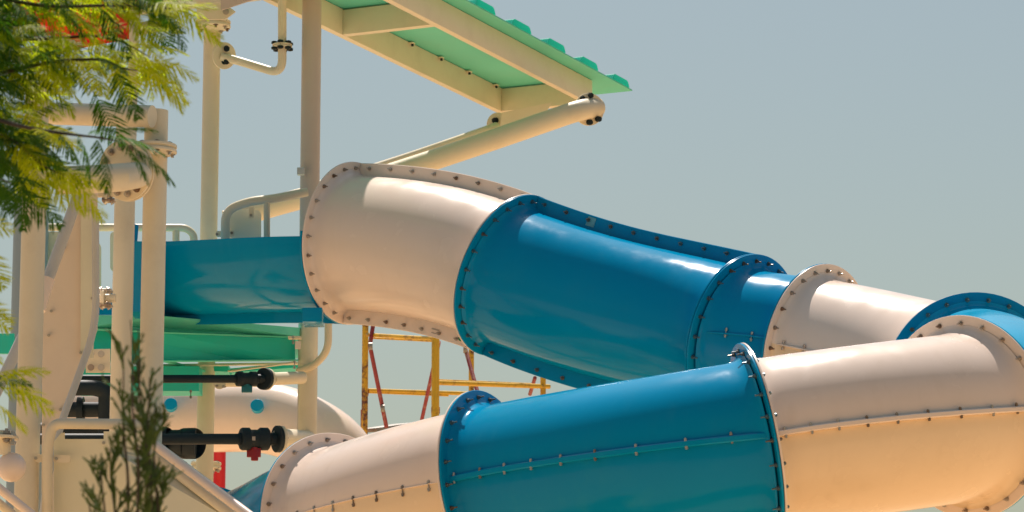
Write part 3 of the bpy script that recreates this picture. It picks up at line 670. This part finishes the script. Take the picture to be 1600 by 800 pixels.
# ------------------------------------------------------------------ feathery tree
def frond_mesh(name, m, seedv, npair=15, wid=.40):
    """feathery compound leaf: a stalk with pairs of narrow drooping pinnae, each folded along its midrib and toothed"""
    rg = random.Random(seedv); mb = MB(); v = []; f = []
    def rach(x): return Vector((x, .03 * math.sin(x * 3 + seedv), .10 * x - .34 * x * x))
    for k in range(8):
        a, b = rach(k / 8), rach((k + 1) / 8); o = len(v); s_ = Vector((0, .0055, 0)); v.extend([a - s_, a + s_, b + s_, b - s_]); f.append((o, o + 1, o + 2, o + 3))
    for k in range(npair):
        x = .10 + .88 * k / (npair - 1); l = wid * (math.sin(math.pi * min(1, (x * .84 + .16))) ** .7) * rg.uniform(.85, 1.12) + .03
        for sg in (1, -1):
            a = rach(x); ang = math.radians(rg.uniform(48, 62) - 24 * (x ** 3)); dr = Vector((math.cos(ang), math.sin(ang) * sg, -.12 + rg.uniform(-.12, .12)))
            nl = 7; w0 = .0235 * rg.uniform(.85, 1.15); tw = rg.uniform(-.5, .5); row = []
            for q in range(nl + 1):
                tt = q / nl; pt = a + dr * l * tt + Vector((.06 * l * tt * tt, 0, -.30 * l * tt * tt))
                s = dr.cross(Vector((0, tw * sg, 1))).normalized(); w = w0 * (math.sin(math.pi * min(1, .12 + tt * .86)) ** .55) * (1 if q % 2 else .55)
                if q == nl: w = .001
                o = len(v); v.extend([pt - s * w - Vector((0, 0, w * .35)), pt, pt + s * w - Vector((0, 0, w * .35))]); row.append(o)
            for q in range(nl):
                o, p_ = row[q], row[q + 1]; f.append((o, o + 1, p_ + 1, p_)); f.append((o + 1, o + 2, p_ + 2, p_ + 1))
    mb.add(v, f); return make_mesh(name, mb, m, False)
FR = [frond_mesh('frond', M['leaf'], 1), frond_mesh('frond', M['leaf'], 2, 13, .44), frond_mesh('frond', M['leafdark'], 3, 14, .38), frond_mesh('frond', M['leafdark'], 4, 16, .40)]
tree = thing('feathery_tree', 'leafy tree with feathery fern like fronds hanging into the upper left', 'tree', (P(-420, 400, 12).x, 12, 0))
trunk_top = P(-420, 60, 12)
part('trunk', sweep([Vector((trunk_top.x - .1, 12, 0)), Vector((trunk_top.x - .05, 12.05, 1.2)), Vector((trunk_top.x, 12, 2.3)), trunk_top], [.13, .11, .09, .06], 16), M['bark'], tree)
branches = [
 ([(-420, 90, 12), (-80, -25, 12.0), (60, 12, 11.9), (180, 8, 11.8), (240, 10, 11.7), (268, 14, 11.7)], 15, 'leaf'),
 ([(-420, 120, 12), (-60, 60, 12.3), (60, 62, 12.2), (150, 55, 12.0), (195, 66, 11.9), (235, 90, 11.9)], 15, 'leaf'),
 ([(-420, 150, 12), (-60, 130, 12.1), (80, 95, 12.0), (160, 92, 11.8), (195, 108, 11.7), (215, 110, 11.7)], 14, 'leaf'),
 ([(-420, 170, 12), (-60, 170, 11.7), (40, 200, 11.5), (110, 210, 11.4), (165, 216, 11.3), (200, 226, 11.3)], 6, 'dark'),
 ([(-420, 190, 12), (-60, 200, 11.8), (20, 215, 11.7), (60, 255, 11.6), (100, 275, 11.6)], 12, 'leaf'),
 ([(-420, 190, 12), (-90, 250, 11.6), (-20, 270, 11.5), (25, 290, 11.5)], 9, 'dark'),
 ([(-420, 240, 12), (-120, 340, 11.5), (-55, 380, 11.4)], 5, 'leaf'),
 ([(-420, 300, 12), (-120, 470, 11.5), (-60, 470, 11.4)], 4, 'leaf'),
 ([(-420, 350, 12), (-120, 570, 11.3), (-45, 588, 11.2), (0, 592, 11.2)], 6, 'leaf'),
 ([(-420, 90, 12), (-80, 10, 12.6), (40, 40, 12.6), (110, 90, 12.5), (150, 150, 12.4)], 11, 'dark'),
]
fronds = []
GROW = 1.0
def add_frond(p, dirv, ln, dark):
    ln *= GROW; x = dirv.normalized(); z0 = Vector((0, -.25, 1)) + Vector((U(-.5, .5), U(-.9, .5), U(-.2, .3))); y = z0.cross(x).normalized(); z = x.cross(y)
    m_ = Matrix((x, y, z)).transposed().to_4x4() @ Matrix.Diagonal((ln, ln, ln, 1)); m_.translation = p
    fronds.append((m_, FR[(2 if dark else 0) + random.randint(0, 1)]))
def along(pts, f_):
    q, L = resample(pts, [0]); r, _ = resample(pts, [L * f_, min(L, L * f_ + .03)]); return r[0], L
for pts, n_, kind in branches:
    wp = [P(*q) for q in pts]; cr = round_path(wp, .25, 5)
    nn = len(cr); part('branch', sweep(cr, [.010 - .0078 * i / (nn - 1) for i in range(nn)], 8), M['bark'], tree)
    q0, L = along(cr, 0)
    s0 = (cr[0] - P(-70, pts[1][1], 12)).length / L * .9
    for k in range(n_):
        f_ = s0 + (1 - s0) * (k + U(0, .6)) / n_; f_ = min(f_, .985)
        q, _ = along(cr, f_); q2, _ = along(cr, min(1, f_ + .02)); t = (q2 - q).normalized() if (q2 - q).length > 1e-5 else RT
        sg = 1 if k % 2 else -1
        dv = t * .9 + Vector((U(-.1, .4), U(-.6, .6), sg * U(.15, .75) - .28))
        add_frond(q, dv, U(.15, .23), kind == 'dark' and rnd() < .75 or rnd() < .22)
    add_frond(cr[-1], (cr[-1] - cr[-3]).normalized() + Vector((.2, 0, -.35)), .21, kind == 'dark')
# explicit tips
for (x, y, d, dx, dy, l, dk) in ((244, 24, 11.6, 1, .2, .21, 0), (240, 92, 11.6, 1, -.45, .17, 0), (232, 110, 11.6, .8, -.8, .19, 0), (205, 70, 11.7, 1, -.1, .2, 0),
                              (180, 108, 11.5, .45, -1, .19, 1), (165, 212, 11.2, 1, -.35, .22, 1), (150, 212, 11.2, .35, -1, .2, 1), (185, 215, 11.3, .6, -.8, .2, 1), (178, 205, 11.3, 1, .1, .15, 1),
                              (118, 205, 11.3, .45, -1, .2, 1), (95, 270, 11.4, 1, -.35, .17, 0), (70, 268, 11.4, .9, -.8, .2, 0), (30, 270, 11.4, .2, -1, .2, 1), (-5, 262, 11.4, .3, -1, .2, 1),
                              (-45, 344, 11.3, 1, -.3, .15, 0), (-50, 440, 11.3, 1, .1, .14, 0), (-50, 476, 11.3, 1, -.3, .15, 0), (-60, 530, 11.3, 1, -.5, .16, 0),
                              (-12, 586, 11.1, 1, .05, .19, 0), (-8, 604, 11.1, 1, -.3, .19, 0), (-20, 625, 11.1, 1, -.7, .17, 0), (-10, 600, 11.15, .9, .35, .15, 0)):
    add_frond(P(x, y, d), Vector((dx, U(-.3, .3), dy + .22)), l, dk)
def dens(x, y):
    if y > 330 - .4 * max(0, x): return 0
    if 92 < x < 216 and 14 < y < 78: return .07
    if x < 55 and y < 300: return 1.3
    if x < 100 and y < 240: return .72
    if x < 285 and y < 30: return .62
    if x < 215 and 75 < y < 118: return .5
    if 215 <= x < 270 and 50 < y < 125: return .42
    if x < 110 and y > 200: return .3
    return 0
k = 0
while k < 800:
    x, y = U(-160, 290), U(-70, 310)
    if rnd() > dens(x, y): continue
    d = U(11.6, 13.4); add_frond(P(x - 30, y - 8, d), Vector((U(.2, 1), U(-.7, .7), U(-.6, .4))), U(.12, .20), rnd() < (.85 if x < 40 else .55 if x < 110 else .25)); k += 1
vis = sorted(range(len(fronds)), key=lambda i: fronds[i][0].translation.y)
stuffm = {}
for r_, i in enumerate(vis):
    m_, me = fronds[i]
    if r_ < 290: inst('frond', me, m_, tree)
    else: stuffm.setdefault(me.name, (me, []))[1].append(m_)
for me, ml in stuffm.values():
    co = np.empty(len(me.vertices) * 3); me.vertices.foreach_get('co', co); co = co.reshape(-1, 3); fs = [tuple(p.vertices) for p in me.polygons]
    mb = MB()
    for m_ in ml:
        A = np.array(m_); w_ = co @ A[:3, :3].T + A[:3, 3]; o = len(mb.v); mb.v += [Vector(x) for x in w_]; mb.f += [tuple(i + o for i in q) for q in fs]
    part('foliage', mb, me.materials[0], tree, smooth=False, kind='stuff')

# ------------------------------------------------------------------ young conifer in front
con = thing('young_conifer', 'thin dark young cypress sprig standing in front of the left posts', 'shrub', (P(225, 900, 9.5).x, 9.5, 0))
wood, green = MB(), MB()
rg = random.Random(11)
def twig(p, dirv, ln, lvl):
    n_ = max(4, int(ln / .012)); q = p.copy(); d = dirv.normalized(); path = [q.copy()]
    for i in range(n_):
        d = (d + Vector((rg.uniform(-.07, .07), rg.uniform(-.07, .07), rg.uniform(0, .11)))).normalized(); q = q + d * ln / n_; path.append(q.copy())
    r0 = {0: .0050, 1: .0036, 2: .0034, 3: .0031}[lvl]
    rr = [r0 * (1 - .5 * i / n_) * (1 + (.28 * (i % 2) if lvl >= 2 else 0)) for i in range(n_ + 1)]; rr[-1] = .0005
    s_ = sweep(path, rr, 5, False); tgt = green if lvl >= 1 else wood
    tgt.add(s_.v, s_.f)
    return path
def spray(p, dirv, ln, lvl):
    path = twig(p, dirv, ln, lvl)
    if lvl >= 3: return
    step = {0: 2, 1: 1, 2: 2}[lvl]
    for i in range(2, len(path) - 1, step):
        t = (path[i + 1] - path[i]).normalized(); a = rg.uniform(0, 6.28)
        o = t.orthogonal().normalized(); o = Matrix.Rotation(a, 3, t) @ o
        dl = {0: (.09, .20), 1: (.035, .085), 2: (.014, .034)}[lvl]
        fr_ = i / len(path)
        if lvl == 0 and fr_ > .93: continue
        spray(path[i], t * .85 + o * .62, rg.uniform(*dl) * (1.15 - .55 * fr_), lvl + 1)
for (x0, y0, x1, y1, d) in ((236, 905, 232, 590, 9.5), (222, 905, 203, 500, 9.45), (240, 905, 214, 515, 9.6), (204, 905, 190, 545, 9.5), (250, 905, 240, 640, 9.55), (168, 905, 158, 735, 9.5), (188, 905, 172, 700, 9.55), (150, 905, 138, 780, 9.5)):
    a, b = P(x0, y0, d), P(x1, y1, d); L = (b - a).length
    # stem following its own line
    n_ = int(L / .02); path = [a.lerp(b, i / n_) + Vector((math.sin(i * .35 + x0) * .004, math.cos(i * .3) * .004, 0)) for i in range(n_ + 1)]
    s_ = sweep(path, [.0065 * (1 - .75 * i / n_) for i in range(n_ + 1)], 6, False); wood.add(s_.v, s_.f)
    big = y1 < 600
    for i in range(2, n_ - 1):
        fr_ = i / n_; yy = y0 + (y1 - y0) * fr_
        if rg.random() > (.44 if yy > 640 else .30 if yy > 560 else .14): continue
        t = (b - a).normalized(); o = Matrix.Rotation(rg.uniform(0, 6.28), 3, t) @ t.orthogonal().normalized()
        spray(path[i], t * .95 + o * .5, rg.uniform(.05, .125) * (1.0 if yy > 620 else .75 if yy > 560 else .5), 1)
st0 = P(225, 905, 9.5); s_ = sweep([Vector((st0.x, st0.y, 0)), st0], [.022, .016], 10); wood.add(s_.v, s_.f)
part('stem', wood, M['bark'], con); part('foliage', green, M['conifer'], con, kind='stuff')
print('conifer tris', len(green.f) * 2)
